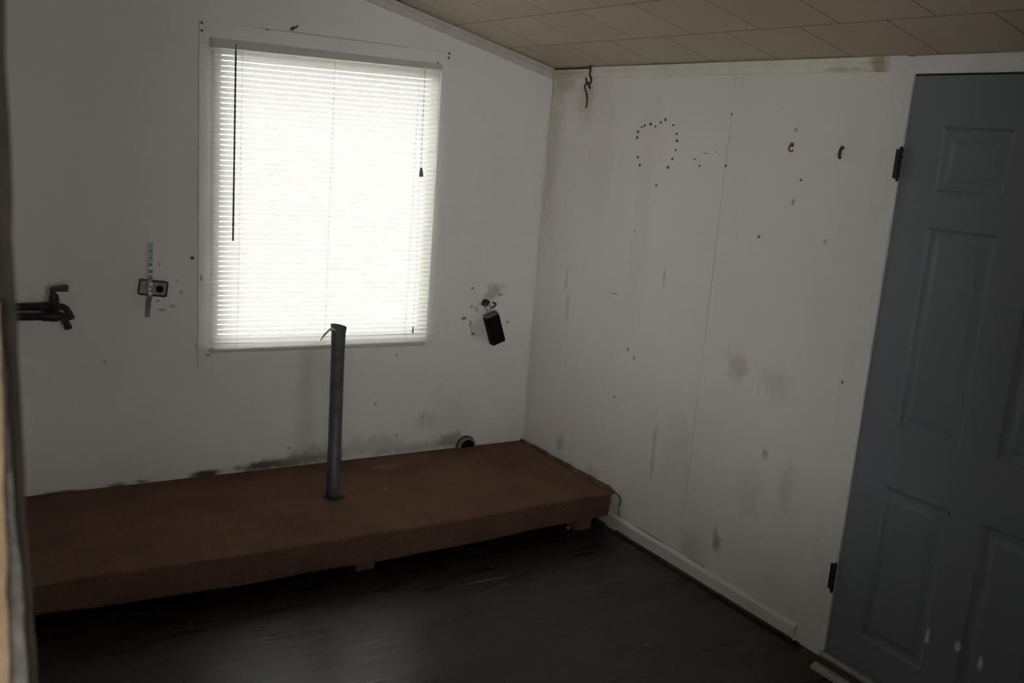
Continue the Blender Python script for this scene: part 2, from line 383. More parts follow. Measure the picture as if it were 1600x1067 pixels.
def prism(name, pts, off, mat, parent=None, bevel=0):
    bm = bmesh.new(); prism_bm(bm, pts, off)
    if bevel: bmesh.ops.bevel(bm, geom=bm.edges[:], offset=bevel, segments=2, affect='EDGES')
    return link_bm(name, bm, mat, parent)

def tube_bm(bm, pts, rad, seg=10, cap=True):
    pts = [Vector(p) for p in pts]
    rads = rad if isinstance(rad, (list, tuple)) else [rad] * len(pts)
    rings = []; up = None
    for i, p in enumerate(pts):
        t = (pts[min(i + 1, len(pts) - 1)] - pts[max(i - 1, 0)]).normalized()
        if up is None:
            up = Vector((0, 0, 1)) if abs(t.z) < .9 else Vector((1, 0, 0))
        u = (up - t * up.dot(t)).normalized(); w = t.cross(u); up = u
        rings.append([bm.verts.new(p + (u * math.cos(2 * math.pi * k / seg) + w * math.sin(2 * math.pi * k / seg)) * rads[i]) for k in range(seg)])
    for a, b in zip(rings, rings[1:]):
        for k in range(seg):
            bm.faces.new((a[k], a[(k + 1) % seg], b[(k + 1) % seg], b[k]))
    if cap:
        bm.faces.new(rings[0][::-1]); bm.faces.new(rings[-1])

def tube(name, pts, rad, mat, parent=None, seg=10, cap=True):
    bm = bmesh.new(); tube_bm(bm, pts, rad, seg, cap)
    return link_bm(name, bm, mat, parent, smooth=True)

def smooth_path(pts, n=6):
    P = [Vector(p) for p in pts]; out = []
    for i in range(len(P) - 1):
        p0, p1, p2, p3 = P[max(i - 1, 0)], P[i], P[i + 1], P[min(i + 2, len(P) - 1)]
        for k in range(n):
            t = k / n
            out.append(.5 * ((2 * p1) + (p2 - p0) * t + (2 * p0 - 5 * p1 + 4 * p2 - p3) * t * t + (3 * p1 - p0 - 3 * p2 + p3) * t ** 3))
    return out + [P[-1]]

def thing(name, label, cat, loc, group=None):
    o = bpy.data.objects.new(name, None); COL.objects.link(o)
    o.location = loc; o.empty_display_size = .1
    return tag(o, label, cat, group)

def tag(o, label, cat, group=None):
    o['label'] = label; o['category'] = cat
    if group: o['group'] = group
    return o

def structure(o, label=None, cat=None):
    o['kind'] = 'structure'
    if label: o['label'] = label
    if cat: o['category'] = cat
    return o

def s_empty(name, loc, label, cat):
    o = bpy.data.objects.new(name, None); COL.objects.link(o); o.location = loc
    return structure(o, label, cat)

# ------------------------------------------------------------------ dimensions
ZC, K = 2.110, .2325                      # ceiling height over the panelled wall, its slope
ceil_z = lambda x: ZC - K * x
XL = -2.684                               # room face of the left partition
YJ = -3.35                                # its end, where the doorway starts
XW, YB = -7.6, -9.0                       # far walls of the adjoining room
OX0, OX1, OZ0, OZ1 = -1.662, -.622, .778, 2.035     # window opening
DY0, DY1, DZ0, DZ1 = -2.090, -2.985, .030, 2.046    # door leaf

# ------------------------------------------------------------------ room shell
fl = box('floor', XW - .15, .2, YB - .15, .15, -.12, 0, M_floor)
structure(fl, 'dark brown worn floorboards with a dull sheen', 'floor')

ang = math.atan(K)
bm = bmesh.new()
Ls = (5.35 + .2) / math.cos(ang)
box_bm(bm, (XW - .2) / math.cos(ang), .2 / math.cos(ang), YB - .15, .15, 0, .10)
ce = link_bm('ceiling', bm, M_ceil); ce.location = (0, 0, ZC); ce.rotation_euler = (0, ang, 0)
structure(ce, 'sloping ceiling of beige fibre tiles with thin dark joints', 'ceiling')

bm = bmesh.new()
T = .14
def xz(*p): return [(a, 0, b) for a, b in p]
zt = lambda x: ceil_z(x) + .05
prism_bm(bm, xz((XW, 0), (OX0, 0), (OX0, zt(OX0)), (XW, zt(XW))), (0, T, 0))
prism_bm(bm, xz((OX1, 0), (.15, 0), (.15, zt(.15)), (OX1, zt(OX1))), (0, T, 0))
prism_bm(bm, xz((OX0, 0), (OX1, 0), (OX1, OZ0), (OX0, OZ0)), (0, T, 0))
prism_bm(bm, xz((OX0, OZ1), (OX1, OZ1), (OX1, zt(OX1)), (OX0, zt(OX0))), (0, T, 0))
ww = structure(link_bm('wall_window', bm, M_wall_win), 'white painted window wall with scuffed dirty foot', 'wall')

# panelled wall: dark backing with painted sheets in front, thin open joints between
bm = bmesh.new()
box_bm(bm, .006, .15, DY0 + .003, 0, 0, ZC + .06); box_bm(bm, .006, .15, YB, DY1 - .003, 0, ZC + .06)
box_bm(bm, .006, .15, DY1 - .003, DY0 + .003, DZ1 + .004, ZC + .06); box_bm(bm, .05, .15, DY1 - .003, DY0 + .003, 0, DZ1 + .004)
wr = link_bm('wall_right', bm, M_crack)
structure(wr, 'white panelled wall between the window corner and the door', 'wall')
bm = bmesh.new()
prism_bm(bm, [(0, -.013, ZC), (0, -.0085, 1.55), (0, -.0075, .9), (0, -.0055, 0), (0, -1.2845, 0), (0, -1.2845, ZC)], (.006, 0, 0))
link_bm('wall_panel', bm, M_wall_right, wr)
bm = bmesh.new()
prism_bm(bm, [(0, -1.2868, 0), (0, -1.2884, ZC), (0, -2.055, ZC), (0, -2.055, 0)], (.006, 0, 0))
link_bm('wall_panel', bm, M_wall_right, wr)
box('wall_panel', 0, .006, YB, -3.03, 0, ZC, M_wall_right, wr)

structure(box('wall_left', XL - .15, XL, YJ + .03, 0, 0, ceil_z(XL) + .06, M_plaster), 'partition wall at the left edge', 'wall')
bm = bmesh.new()
BX0, BX1, BZ0, BZ1 = -7.3, -3.9, .05, 2.45  # opening added behind the view to let fill daylight in
CX0, CX1, CZ0, CZ1 = -2.6, -.9, 1.0, 2.09  # second added opening, sized for fill on the window wall
box_bm(bm, XW, BX0, YB - .12, YB, 0, 3.75); box_bm(bm, BX1, CX0, YB - .12, YB, 0, 2.16); box_bm(bm, CX1, 0, YB - .12, YB, 0, 2.16)
box_bm(bm, CX0, CX1, YB - .12, YB, 0, CZ0); box_bm(bm, CX0, CX1, YB - .12, YB, CZ1, 2.16)
box_bm(bm, BX0, BX1, YB - .12, YB, 0, BZ0); box_bm(bm, BX0, BX1, YB - .12, YB, BZ1, 3.2)
prism_bm(bm, [(BX1, YB, 2.1), (0, YB, 2.1), (BX1, YB, ceil_z(BX1) + .05)], (0, -.12, 0))
prism_bm(bm, [(XW, YB, 3.1), (BX1, YB, 3.1), (XW, YB, ceil_z(XW) + .05)], (0, -.12, 0))
structure(link_bm('wall_back', bm, M_plaster), 'unseen rear wall of the adjoining room, openings added for fill daylight', 'wall')
structure(box('wall_far', XW - .12, XW, YB, .14, 0, ceil_z(XW) + .05, M_plaster), 'far wall of the adjoining room', 'wall')

structure(box('wall_added_block', -.90, 0, -3.47, -3.35, 0, ZC + .1, M_plaster), 'unseen white partition added to block daylight from behind', 'wall')  # added out of view to keep rear daylight off the door side
structure(box('wall_added_low', XL - .02, -.90, -3.46, -3.37, 0, .60, M_plaster), 'unseen low half wall added to shade floor and platform lip', 'wall')  # added below the view to shade the floor and platform front

# ------------------------------------------------------------------ doorway jamb at the left edge (rough, peeling)
def rough_board(name, x0, x1, y0, y1, z0, z1, mat, parent, amp, seed, n=90, lean=0, taper=0):
    rnd = random.Random(seed)
    bm = bmesh.new(); ring = []
    off = 0
    for i in range(n + 1):
        z = z0 + (z1 - z0) * i / n
        off = off * .72 + rnd.uniform(-amp, amp)
        off2 = rnd.uniform(-amp, amp) * .6
        if taper: tp_ = (x1 - x0) * min(1, max(0, (z - z1 + taper) / taper))
        else: tp_ = 0
        lean_ = -tp_ + lean * max(0, 1.62 - max(z, .9))
        ring.append([bm.verts.new((x0 + off2, y0 + off2, z)), bm.verts.new((x1 + off + lean_, y0 - off * .5, z)), bm.verts.new((x1 + off + lean_, y1, z)), bm.verts.new((x0, y1, z))])
    for a, b in zip(ring, ring[1:]):
        for k in range(4): bm.faces.new((a[k], a[(k + 1) % 4], b[(k + 1) % 4], b[k]))
    bm.faces.new(ring[0]); bm.faces.new(ring[-1])
    return link_bm(name, bm, mat, parent)
jm = s_empty('trim_4', (XL - .07, YJ, 0), 'rough peeling wooden door jamb cutting the left edge', 'trim')
zj = ceil_z(XL) + .01
rough_board('edge_board', XL - .0105, XL - .0012, YJ + .004, YJ + .03, 0, zj, M_jamb_edge, jm, .0011, 3, lean=.026)
rough_board('paint_strip', XL - .0125, XL - .0050, YJ - .004, YJ + .026, 0, 1.58, M_jamb_grey, jm, .0014, 5, lean=.012, taper=.20)
rough_board('bare_strip', XL - .055, XL - .0135, YJ - .012, YJ + .03, 0, 1.60, M_jamb_tan, jm, .0010, 8)
rough_board('dark_strip', XL - .150, XL - .0095, YJ + .002, YJ + .03, 0, zj, M_jamb_edge, jm, .0012, 9)

# ------------------------------------------------------------------ ceiling trims, baseboard
def bent_strip(name, segs, mat, parent=None):
    bm = bmesh.new()
    for pts, off in segs: prism_bm(bm, pts, off)
    return link_bm(name, bm, mat, parent)
# strip along the panelled wall under the ceiling: moulded section
sec = [(0, 0), (-.016, 0), (-.016, -.016), (-.011, -.021), (-.011, -.043), (-.006, -.048), (0, -.048)]
t1 = bent_strip('trim_1', [([(x, -.330, ZC - .003 + z) for x, z in sec], (0, -1.652, 0))], M_trim_dirty)
structure(t1, 'yellowed white ceiling trim along the panelled wall', 'trim')
prism_bm_pts = [(x, -.008, ZC - .010 + z * .9) for x, z in sec]
bm = bmesh.new(); prism_bm(bm, prism_bm_pts, (0, -.318, 0)); link_bm('trim_end', bm, M_trim_dirty, t1)
box('open_joint', -.004, .001, -.345, -.004, ZC - .0115, ZC - .001, M_crack, t1)
# strip up the slope on the window wall
bm = bmesh.new()
for (d0, d1, th) in [(.002, .020, .018), (.018, .050, .010)]:
    prism_bm(bm, [(-.004, 0, ceil_z(0) - d0), (-.004, 0, ceil_z(0) - d1), (-3.0, 0, ceil_z(-3.0) - d1 + .00), (-3.0, 0, ceil_z(-3.0) - d0)], (0, -th, 0))
t2 = structure(link_bm('trim_2', bm, M_trim_slope), 'white strip following the sloping ceiling over the window wall', 'trim')
# baseboard between platform and door casing
bm = bmesh.new()
prism_bm(bm, [(0, -.875, 0), (-.015, -.875, 0), (-.015, -.875, .058), (-.010, -.875, .066), (0, -.875, .069)], (0, -1.078, -.004))
bb = structure(link_bm('baseboard_right', bm, M_baseboard), 'low white baseboard between platform and door', 'baseboard')
box('shoe_strip', -.028, -.015, -1.953, -.875, 0, .010, M_sill_dark, bb)
bm = bmesh.new()
prism_bm(bm, [(0, -.79, .0), (-.013, -.79, .0), (-.013, -.79, .062), (0, -.79, .066)], (0, -.085, 0))
link_bm('baseboard_end', bm, M_baseboard, bb)

# ------------------------------------------------------------------ door and its casing
cs = s_empty('trim_3', (0, -2.03, 0), 'flat white casing round the grey door', 'trim')
bm = bmesh.new()
prism_bm(bm, [(.006, -1.9805, 0), (.006, -1.9925, ZC - .005), (.006, -2.0895, ZC - .005), (.006, -2.0875, 0)], (-.012, 0, 0))
link_bm('side_casing', bm, M_trim, cs)
bm = bmesh.new()
prism_bm(bm, [(.006, -2.0895, DZ1 + .006), (.006, -3.04, DZ1 + .006), (.006, -3.04, ZC - .003), (.006, -2.0895, ZC - .003)], (-.012, 0, 0))
link_bm('head_casing', bm, M_trim, cs)
box('side_casing', -.006, .006, -3.07, -2.992, 0, DZ1 + .006, M_trim, cs)
bm = bmesh.new()
prism_bm(bm, smooth_path([(-.0065, -2.0885, 1.60), (-.0065, -2.084, 1.50), (-.0065, -2.0865, 1.38)], 4) + smooth_path([(-.0065, -2.0893, 1.38), (-.0065, -2.0893, 1.60)], 2)[:-1], (-.003, 0, 0))
link_bm('lifted_paint_edge', bm, M_trim, cs)

dr = s_empty('door_1', (.02, DY0, 0), 'blue grey six panel door at the right edge with scraped foot', 'door')
bm = bmesh.new()
def leaf(bm):
    ys = [DY0, -2.222, -2.460, -2.580, -2.818, DY1]
    zs = [DZ0, .150, .708, .915, 1.578, 1.690, 1.890, DZ1]
    x = .002
    V = {}
    for i, y in enumerate(ys):
        for j, z in enumerate(zs): V[i, j] = bm.verts.new((x, y, z))
    holes = {(i, j) for i in (1, 3) for j in (1, 3, 5)}
    for i in range(5):
        for j in range(7):
            if (i, j) not in holes: bm.faces.new((V[i, j], V[i + 1, j], V[i + 1, j + 1], V[i, j + 1]))
    # edges and back
    B = {k: bm.verts.new((x + .04, v.co.y, v.co.z)) for k, v in V.items() if k[0] in (0, 5) and k[1] in (0, 7)}
    bm.faces.new((B[0, 0], B[0, 7], B[5, 7], B[5, 0]))
    bm.faces.new([V[0, j] for j in range(8)] + [B[0, 7], B[0, 0]])
    bm.faces.new([V[5, j] for j in range(8)] + [B[5, 7], B[5, 0]])
    bm.faces.new([V[i, 0] for i in range(6)] + [B[5, 0], B[0, 0]])
    bm.faces.new([V[i, 7] for i in range(6)] + [B[5, 7], B[0, 7]])
    return ys, zs
ys, zs = leaf(bm)
link_bm('leaf', bm, M_door, dr)
for i in (1, 3):
    for j in (1, 3, 5):
        bm = bmesh.new(); rings = []
        for inset, dx in [(0, 0), (.008, .008), (.020, .010), (.030, .009), (.050, .003)]:
            y0, y1, z0, z1 = ys[i] - inset, ys[i + 1] + inset, zs[j] + inset, zs[j + 1] - inset
            rings.append([bm.verts.new((.002 + dx, y, z)) for y, z in ((y0, z0), (y1, z0), (y1, z1), (y0, z1))])
        for a, b in zip(rings, rings[1:]):
            for k in range(4): bm.faces.new((a[k], a[(k + 1) % 4], b[(k + 1) % 4], b[k]))
        bm.faces.new(rings[-1])
        link_bm('door_panel', bm, M_door, dr)
def hinge(z0, z1, yc):
    h = box('hinge', -.0085, -.0065, yc - .001, yc + .022, z0 + .004, z1 - .004, M_hinge, dr)
    bm = bmesh.new()
    n = 5; st = (z1 - z0) / n
    for k in range(n):
        tube_bm(bm, [(-.013, yc - .001, z0 + k * st + .0012), (-.013, yc - .001, z0 + (k + 1) * st - .0012)], .0068, 12)
    tube_bm(bm, [(-.013, yc - .001, z0 - .005), (-.013, yc - .001, z1 + .005)], .0045, 10)
    k_ = link_bm('knuckle', bm, M_hinge, h, True)
hinge(1.716, 1.818, -2.0915); hinge(.262, .366, -2.0865)
# threshold: worn board with a raised strip against the door
th = s_empty('trim_5', (-.05, -2.5, 0), 'worn grey two strip door threshold', 'trim')
bm = bmesh.new()
prism_bm(bm, [(.04, -2.080, 0), (-.018, -2.080, 0), (-.018, -2.080, .017), (-.010, -2.080, .025), (.04, -2.080, .027)], (0, -.95, 0))
link_bm('raised_strip', bm, M_sill, th)
prism('groove', [(-.018, -2.086, 0), (-.073, -2.086, 0), (-.073, -2.086, .008), (-.018, -2.086, .008)], (0, -.95, 0), M_sill_dark, th)
prism('front_strip', [(-.073, -2.112, 0), (-.105, -2.118, 0), (-.102, -2.118, .011), (-.090, -2.116, .0165), (-.073, -2.112, .017)], (0, -.92, 0), M_sill, th)

# ------------------------------------------------------------------ window
wn = s_empty('window_1', (-1.15, 0, .76), 'white cased window behind a closed blind', 'window')
box('head_casing', -1.731, -.590, -.017, 0, 2.030, 2.120, M_casing_win, wn, .002)
prism('side_casing', [(-1.7305, 0, 2.030), (-1.722, 0, .775), (OX0 + .006, 0, .775), (OX0 + .006, 0, 2.030)], (0, -.016, 0), M_casing_win, wn)
prism('side_casing', [(-.590, 0, 2.030), (-.592, 0, .775), (OX1 - .006, 0, .775), (OX1 - .006, 0, 2.030)], (0, -.016, 0), M_casing_win, wn)
prism('apron', [(-1.7215, 0, .676), (-.605, 0, .672), (-.605, 0, .758), (-1.7215, 0, .758)], (0, -.015, 0), M_casing_win, wn)
box('sill', -1.730, -.588, -.024, .05, .758, .778, M_casing_win, wn, .003)
# broken left end of the sill
bm = bmesh.new()
prism_bm(bm, [(-1.738, -.026, .762), (-1.728, -.047, .761), (-1.700, -.041, .762), (-1.676, -.034, .763), (-1.680, -.024, .763)], (0, 0, .013))
bmesh.ops.bevel(bm, geom=bm.edges[:], offset=.002, segments=1, affect='EDGES')
so = link_bm('sill_stub', bm, M_casing_win, wn); so['label'] = 'broken left end of the sill'
prism('sill_stub', [(-.612, -.024, .778), (-.584, -.024, .778), (-.584, -.024, .790), (-.612, -.024, .784)], (0, .02, 0), M_casing_win, wn)
bm = bmesh.new()      # jamb lining
box_bm(bm, OX0, OX0 + .016, 0, .12, OZ0, OZ1); box_bm(bm, OX1 - .016, OX1, 0, .12, OZ0, OZ1)
box_bm(bm, OX0, OX1, 0, .12, OZ1 - .016, OZ1); box_bm(bm, OX0, OX1, .05, .14, OZ0 - .005, OZ0 + .006)
link_bm('jamb_lining', bm, M_sash, wn)
bm = bmesh.new()
sx0, sx1, sz0, sz1, f = OX0 + .016, OX1 - .016, OZ0 + .006, OZ1 - .016, .018
box_bm(bm, sx0, sx0 + f, .028, .052, sz0, sz1); box_bm(bm, sx1 - f, sx1, .028, .052, sz0, sz1)
box_bm(bm, sx0 + f, sx1 - f, .028, .052, sz0, sz0 + f); box_bm(bm, sx0 + f, sx1 - f, .028, .052, sz1 - f, sz1)
sash = link_bm('sash', bm, M_sash, wn)
box('pane', sx0 + f, sx1 - f, .038, .042, sz0 + f, sz1 - f, M_glass, sash)

# ------------------------------------------------------------------ blind
bl = thing('window_blind', 'closed white slatted blind glowing with daylight across the window', 'blind', (-1.168, -.03, .75))
BXL, BXR = -1.690, -.655
yb = -.046
prism('headrail', [(-1.694, yb + .018, 2.020), (-.645, yb + .018, 2.036), (-.645, yb + .018, 2.062), (-1.694, yb + .018, 2.058)], (0, -.030, 0), M_rail, bl, .002)
NS = 59
ztop_l, ztop_r, zbot_l, zbot_r = 2.005, 2.022, .780, .764
tilt = R(74); w = .0204
me0 = None
for i in range(NS):
    t = i / (NS - 1)
    t2_ = t
    zl = ztop_l + (zbot_l - ztop_l) * t2_; zr = ztop_r + (zbot_r - ztop_r) * t2_
    jit = random.uniform(-.0006, .0006); ta = tilt + random.uniform(-.035, .035)
    bm = bmesh.new(); rows = []
    xr = BXR + .012 * (t) ; xl = BXL + .008 * t
    nx = 12
    sag = random.uniform(-.0004, .0012)
    for a in range(nx + 1):
        u = a / nx; x = xl + (xr - xl) * u
        zc = zl + (zr - zl) * u + jit - sag * math.sin(math.pi * u) 
        row = []
        for q in range(5):
            s = q / 4 - .5
            cy = math.cos(ta) * s * w; cz = math.sin(ta) * s * w
            crown = .0014 * (1 - (2 * s) ** 2)
            # upper edge leans into the room
            row.append(bm.verts.new((x, yb - cy - crown * math.sin(ta), zc + cz - crown * math.cos(ta))))
        rows.append(row)
    for a, b in zip(rows, rows[1:]):
        for q in range(4): bm.faces.new((a[q], a[q + 1], b[q + 1], b[q]))
    link_bm('slat', bm, M_slat, bl, True)
bm = bmesh.new()
prism_bm(bm, [(-1.683, yb + .010, .7525), (-.648, yb + .010, .738), (-.648, yb + .010, .7535), (-1.683, yb + .010, .768)], (0, -.022, 0))
bmesh.ops.bevel(bm, geom=bm.edges[:], offset=.003, segments=2, affect='EDGES')
link_bm('bottom_rail', bm, M_rail, bl)
for x in (-1.565, -1.165, -.76):
    tube('ladder_cord', [(x, yb - .0085, 2.022), (x, yb - .0085, .768)], .0007, M_cord, bl, 6)
bm = bmesh.new()
tube_bm(bm, [(-1.5955, -.063, 2.018), (-1.5945, -.066, 1.24)], .0042, 6)
wd = link_bm('tilt_wand', bm, M_wand, bl)
tube('wand_hook', smooth_path([(-1.5955, -.046, 2.038), (-1.5955, -.062, 2.036), (-1.5955, -.063, 2.012)], 4), .0022, M_wand, wd, 6)
c1 = tube('lift_cord', smooth_path([(-.734, -.056, 2.030), (-.733, -.060, 1.85), (-.729, -.061, 1.585)], 5), .0013, M_tassel, bl, 6)
bm = bmesh.new(); tube_bm(bm, [(-.7285, -.061, 1.589), (-.728, -.061, 1.582), (-.7265, -.061, 1.554), (-.7265, -.061, 1.548)], [.004, .0068, .0105, .0095], 12)
link_bm('tassel', bm, M_tassel, c1, True)
c2 = tube('lift_cord', smooth_path([(-.745, -.056, 2.030), (-.735, -.058, 1.6), (-.722, -.059, 1.10), (-.722, -.059, .835)], 5), .0006, M_cord, bl, 6)
bm = bmesh.new(); tube_bm(bm, [(-.722, -.059, .838), (-.7222, -.059, .832), (-.7225, -.059, .808), (-.7225, -.059, .804)], [.002, .003, .0045, .004], 10)
link_bm('tassel', bm, M_tassel, c2, True)

# curtain hook and nails left on the window casing
ch = thing('curtain_bracket', 'small olive brass curtain bracket on top of window casing', 'bracket', (-1.34, -.017, 2.13))
bm = bmesh.new(); box_bm(bm, -.011, .011, -.0015, .0015, -.007, .007, .001, 1); bmesh.ops.rotate(bm, verts=bm.verts, cent=(0, 0, 0), matrix=Matrix.Rotation(R(-38), 3, 'Y'))
bmesh.ops.translate(bm, verts=bm.verts, vec=(-1.340, -.0015, 2.137)); link_bm('back_plate', bm, M_olive, ch)
tube('arm', smooth_path([(-1.338, -.003, 2.138), (-1.336, -.016, 2.140), (-1.331, -.028, 2.143), (-1.327, -.028, 2.149)], 4), .0035, M_olive, ch, 8)

def nail_mesh(r, head=.0018, shank=.004):
    bm = bmesh.new()
    tube_bm(bm, [(0, 0, -.002), (0, 0, shank)], r * .45, 8)
    tube_bm(bm, [(0, 0, shank), (0, 0, shank + head * .5), (0, 0, shank + head)], [r, r, r * .6], 10)
    bmesh.ops.recalc_face_normals(bm, faces=bm.faces[:])
    me = bpy.data.meshes.new('nail'); bm.to_mesh(me); bm.free(); me.materials.append(M_rust)
    return me
NM = {r: nail_mesh(r) for r in (.0045, .0055, .0068)}
def nail(name, r, loc, wall, label, cat, group=None):
    o = bpy.data.objects.new(name, NM[r]); COL.objects.link(o)
    o.location = loc
    o.rotation_euler = (R(90), 0, 0) if wall == 'window' else (0, R(-90), 0)
    return tag(o, label, cat, group)
for x, z, r, lb in [(-1.723, 2.112, .0055, 'rusty nail at the upper left corner of the window casing'),
                    (-1.7225, 2.082, .0055, 'rusty nail just below the upper left corner nail of the casing'),
                    (-.597, 2.1165, .0055, 'rusty nail at the upper right corner of the window casing'),
                    (-.600, 2.096, .0055, 'rusty nail just below the upper right corner nail of the casing'),
                    (-.6536, 2.0665, .0045, 'small nail on casing just right of the blind headrail')]:
    nail('nail', r, (x, -.017, z), 'window', lb, 'nail', 'nails left in the window casing')
nail('nail', .0068, (-1.747, 0, 1.157), 'window', 'dark nail in white wall just left of the window casing', 'nail')
nail('nail', .0055, (-.7084, -.052, 2.047), 'window', 'dark screw head in the blind headrail above the lift cord', 'screw')

# ------------------------------------------------------------------ ring of tacks, lone tacks and hooks on the panelled wall
ring = [(-.7212, 1.8248), (-.7183, 1.7996), (-.7424, 1.8461), (-.7624, 1.8521), (-.8025, 1.8597), (-.8362, 1.851), (-.8685, 1.8688),
        (-.8979, 1.8811), (-.9503, 1.8595), (-.9786, 1.8251), (-.985, 1.7962), (-.9835, 1.7577), (-.9689, 1.7203), (-.9456, 1.6841),
        (-.7571, 1.682), (-.7375, 1.715)]
for i, (y, z) in enumerate(ring):
    nail('tack', [.0055, .0045, .0068][(i * 5) % 3] if i not in (0, 13, 14) else .0068, (0, y, z), 'right',
         'small rusty tack in the ring of tacks high on the panelled wall', 'tack', 'ring of tacks on the panelled wall')
for y, z, r, lb in [(-.8826, 1.6026, .0055, 'lone tack just below the ring of tacks on panelled wall'),
                    (-1.2910, 1.9112, .0045, 'tack beside the upper end of the panel seam'),
                    (-1.2912, 1.7119, .0055, 'tack beside the panel seam level with the bottom of the tack ring'),
                    (-1.1077, 1.7271, .0045, 'small tack between the tack ring and the panel seam, nearer the ring'),
                    (-1.1407, 1.7026, .0045, 'small tack between the tack ring and the panel seam, nearer the seam'),
                    (-1.6836, 1.6849, .0045, 'small tack below the two wall hooks left of the door'),
                    (-1.5139, 1.4591, .0055, 'lone tack halfway up the panel left of the door'),
                    (-1.998, 1.010, .0045, 'tack in the wall beside the door casing at waist height')]:
    nail('tack', r, (0 if y > -1.97 else -.006, y, z), 'right', lb, 'tack')

h1 = thing('wall_hook', 'pale worn screw hook, left of the two wall hooks beside the door', 'hook', (0, -1.62, 1.80))
nail_o = tube('screw_plate', [(.001, -1.617, 1.808), (-.005, -1.617, 1.808)], .0085, M_rust, h1, 10)
tube('hook_arm', smooth_path([(-.004, -1.617, 1.806), (-.014, -1.618, 1.800), (-.016, -1.621, 1.788), (-.009, -1.625, 1.785), (-.003, -1.626, 1.790)], 4), .0032, M_rust, h1, 8)
h2 = thing('wall_hook', 'dark straight peg hook, right of the two wall hooks beside the door', 'hook', (0, -1.847, 1.79))
tube('screw_plate', [(.001, -1.847, 1.808), (-.005, -1.847, 1.808)], .006, M_hook, h2, 10)
tube('hook_arm', smooth_path([(-.003, -1.8465, 1.810), (-.010, -1.8468, 1.802), (-.012, -1.8475, 1.786), (-.011, -1.8470, 1.776), (-.006, -1.8462, 1.773)], 4), .0048, M_hook, h2, 8)

# ------------------------------------------------------------------ wire hook hanging in the corner by the ceiling
wh = thing('hanging_wire_hook', 'rusty bent wire hook hanging from the ceiling trim near the corner', 'hook', (-.02, -.343, 2.10))
tube('hook', smooth_path([(-.021, -.343, 2.118), (-.021, -.3438, 2.092), (-.022, -.3440, 2.071), (-.022, -.3590, 2.054), (-.021, -.3555, 2.037), (-.021, -.343, 2.031), (-.021, -.328, 2.034), (-.020, -.317, 2.045), (-.019, -.311, 2.060)], 5), .0042, M_hook, wh, 8)
tube('twisted_wire', smooth_path([(-.026, -.3630, 2.009), (-.026, -.350, 2.022), (-.026, -.337, 2.038), (-.024, -.325, 2.034), (-.022, -.312, 2.022), (-.020, -.313, 2.010), (-.019, -.325, 1.992), (-.018, -.331, 1.976), (-.018, -.333, 1.964)], 5), .0042, M_hook, wh, 8)
bm = bmesh.new()
for k, (za, zb_) in enumerate([(1.967, 1.944), (1.948, 1.920)]):
    pts = [(-.018 + (.004 if k else 0) * math.cos(a), -.3345 + (.0045 if not k else .002) * math.sin(a), (za + zb_) / 2 + (za - zb_) / 2 * math.cos(a)) for a in [2 * math.pi * j / 14 for j in range(15)]]
    tube_bm(bm, pts, .0018 if not k else .0026, 6)
link_bm('chain_link', bm, M_plate_edge, wh, True)

# ------------------------------------------------------------------ carpeted platform
pf = thing('carpeted_platform', 'low platform covered in reddish brown carpet under the window', 'platform', (-1.34, -.42, 0))
ZP = .178
bm = bmesh.new()
nx = 48; X0, X1 = XL + .004, -.022
prof_cols = []
def front_y(u): return -.812 - .038 * math.sin(math.pi * (.15 + .80 * u)) + .004 * math.sin(u * 17)
for a in range(nx + 1):
    u = a / nx; x = X0 + (X1 - X0) * u
    fy = front_y(u); zb = .056 - .016 * math.sin(math.pi * u) + .002 * math.sin(u * 31)
    zt_ = ZP - .0025 * math.sin(math.pi * u)
    col = [(-.004, zb + .03), (-.004, ZP - .001), (-.20, zt_), (-.45, zt_), (-.65, zt_), (fy + .014, zt_), (fy + .005, zt_ - .0025), (fy + .001, zt_ - .009),
           (fy + .006 + .002 * math.sin(u * 23), zt_ - .045), (fy + .016 + .003 * math.sin(u * 37), zb + .012), (fy + .022, zb), (fy + .045, zb), (fy + .045, zb + .03)]
    prof_cols.append([bm.verts.new((x if True else 0, y, z)) for y, z in col])
for a, b in zip(prof_cols, prof_cols[1:]):
    n = len(a)
    for k in range(n): bm.faces.new((a[k], a[(k + 1) % n], b[(k + 1) % n], b[k]))
bm.faces.new(prof_cols[0]); bm.faces.new(prof_cols[-1])
link_bm('carpet_deck', bm, M_carpet, pf, False)
# carpet edge curling up against the panelled wall, frayed at the front corner
bm = bmesh.new()
pts = smooth_path([(-.020, -.012, .181), (-.016, -.20, .184), (-.015, -.45, .185), (-.014, -.65, .188), (-.018, -.80, .189), (-.024, -.838, .180)], 6)
tube_bm(bm, pts, [.007 + .0035 * math.sin(i * 1.7) * math.sin(i * .6) for i in range(len(pts))], 8)
link_bm('carpet_edge', bm, M_carpet_edge, pf, True)
bm = bmesh.new()
rnd = random.Random(4)
tube_bm(bm, smooth_path([(-.020, -.828, .186), (-.010, -.862, .172), (-.008, -.874, .142), (-.010, -.866, .108), (-.009, -.874, .075)], 5), .0032, 6)
tube_bm(bm, smooth_path([(-.012, -.850, .178), (-.008, -.866, .150), (-.012, -.856, .118)], 5), .0022, 6)
link_bm('frayed_thread', bm, M_thread, pf, True)
def block(x0, x1, y0, y1, top):
    return box('support_block', x0, x1, y0, y1, 0, top, M_block, pf, .003)
block(-.195, -.105, -.795, -.700, .082); block(-1.285, -1.205, -.808, -.720, .078); block(-2.40, -2.31, -.64, -.55, .080)
for xb in (-.15, -1.24, -2.35): box('joist', xb - .02, xb + .02, -.66, -.05, .0, .085, M_under, pf)
box('underside', X0 + .03, X1 - .03, -.775, -.03, .088, .100, M_under, pf)

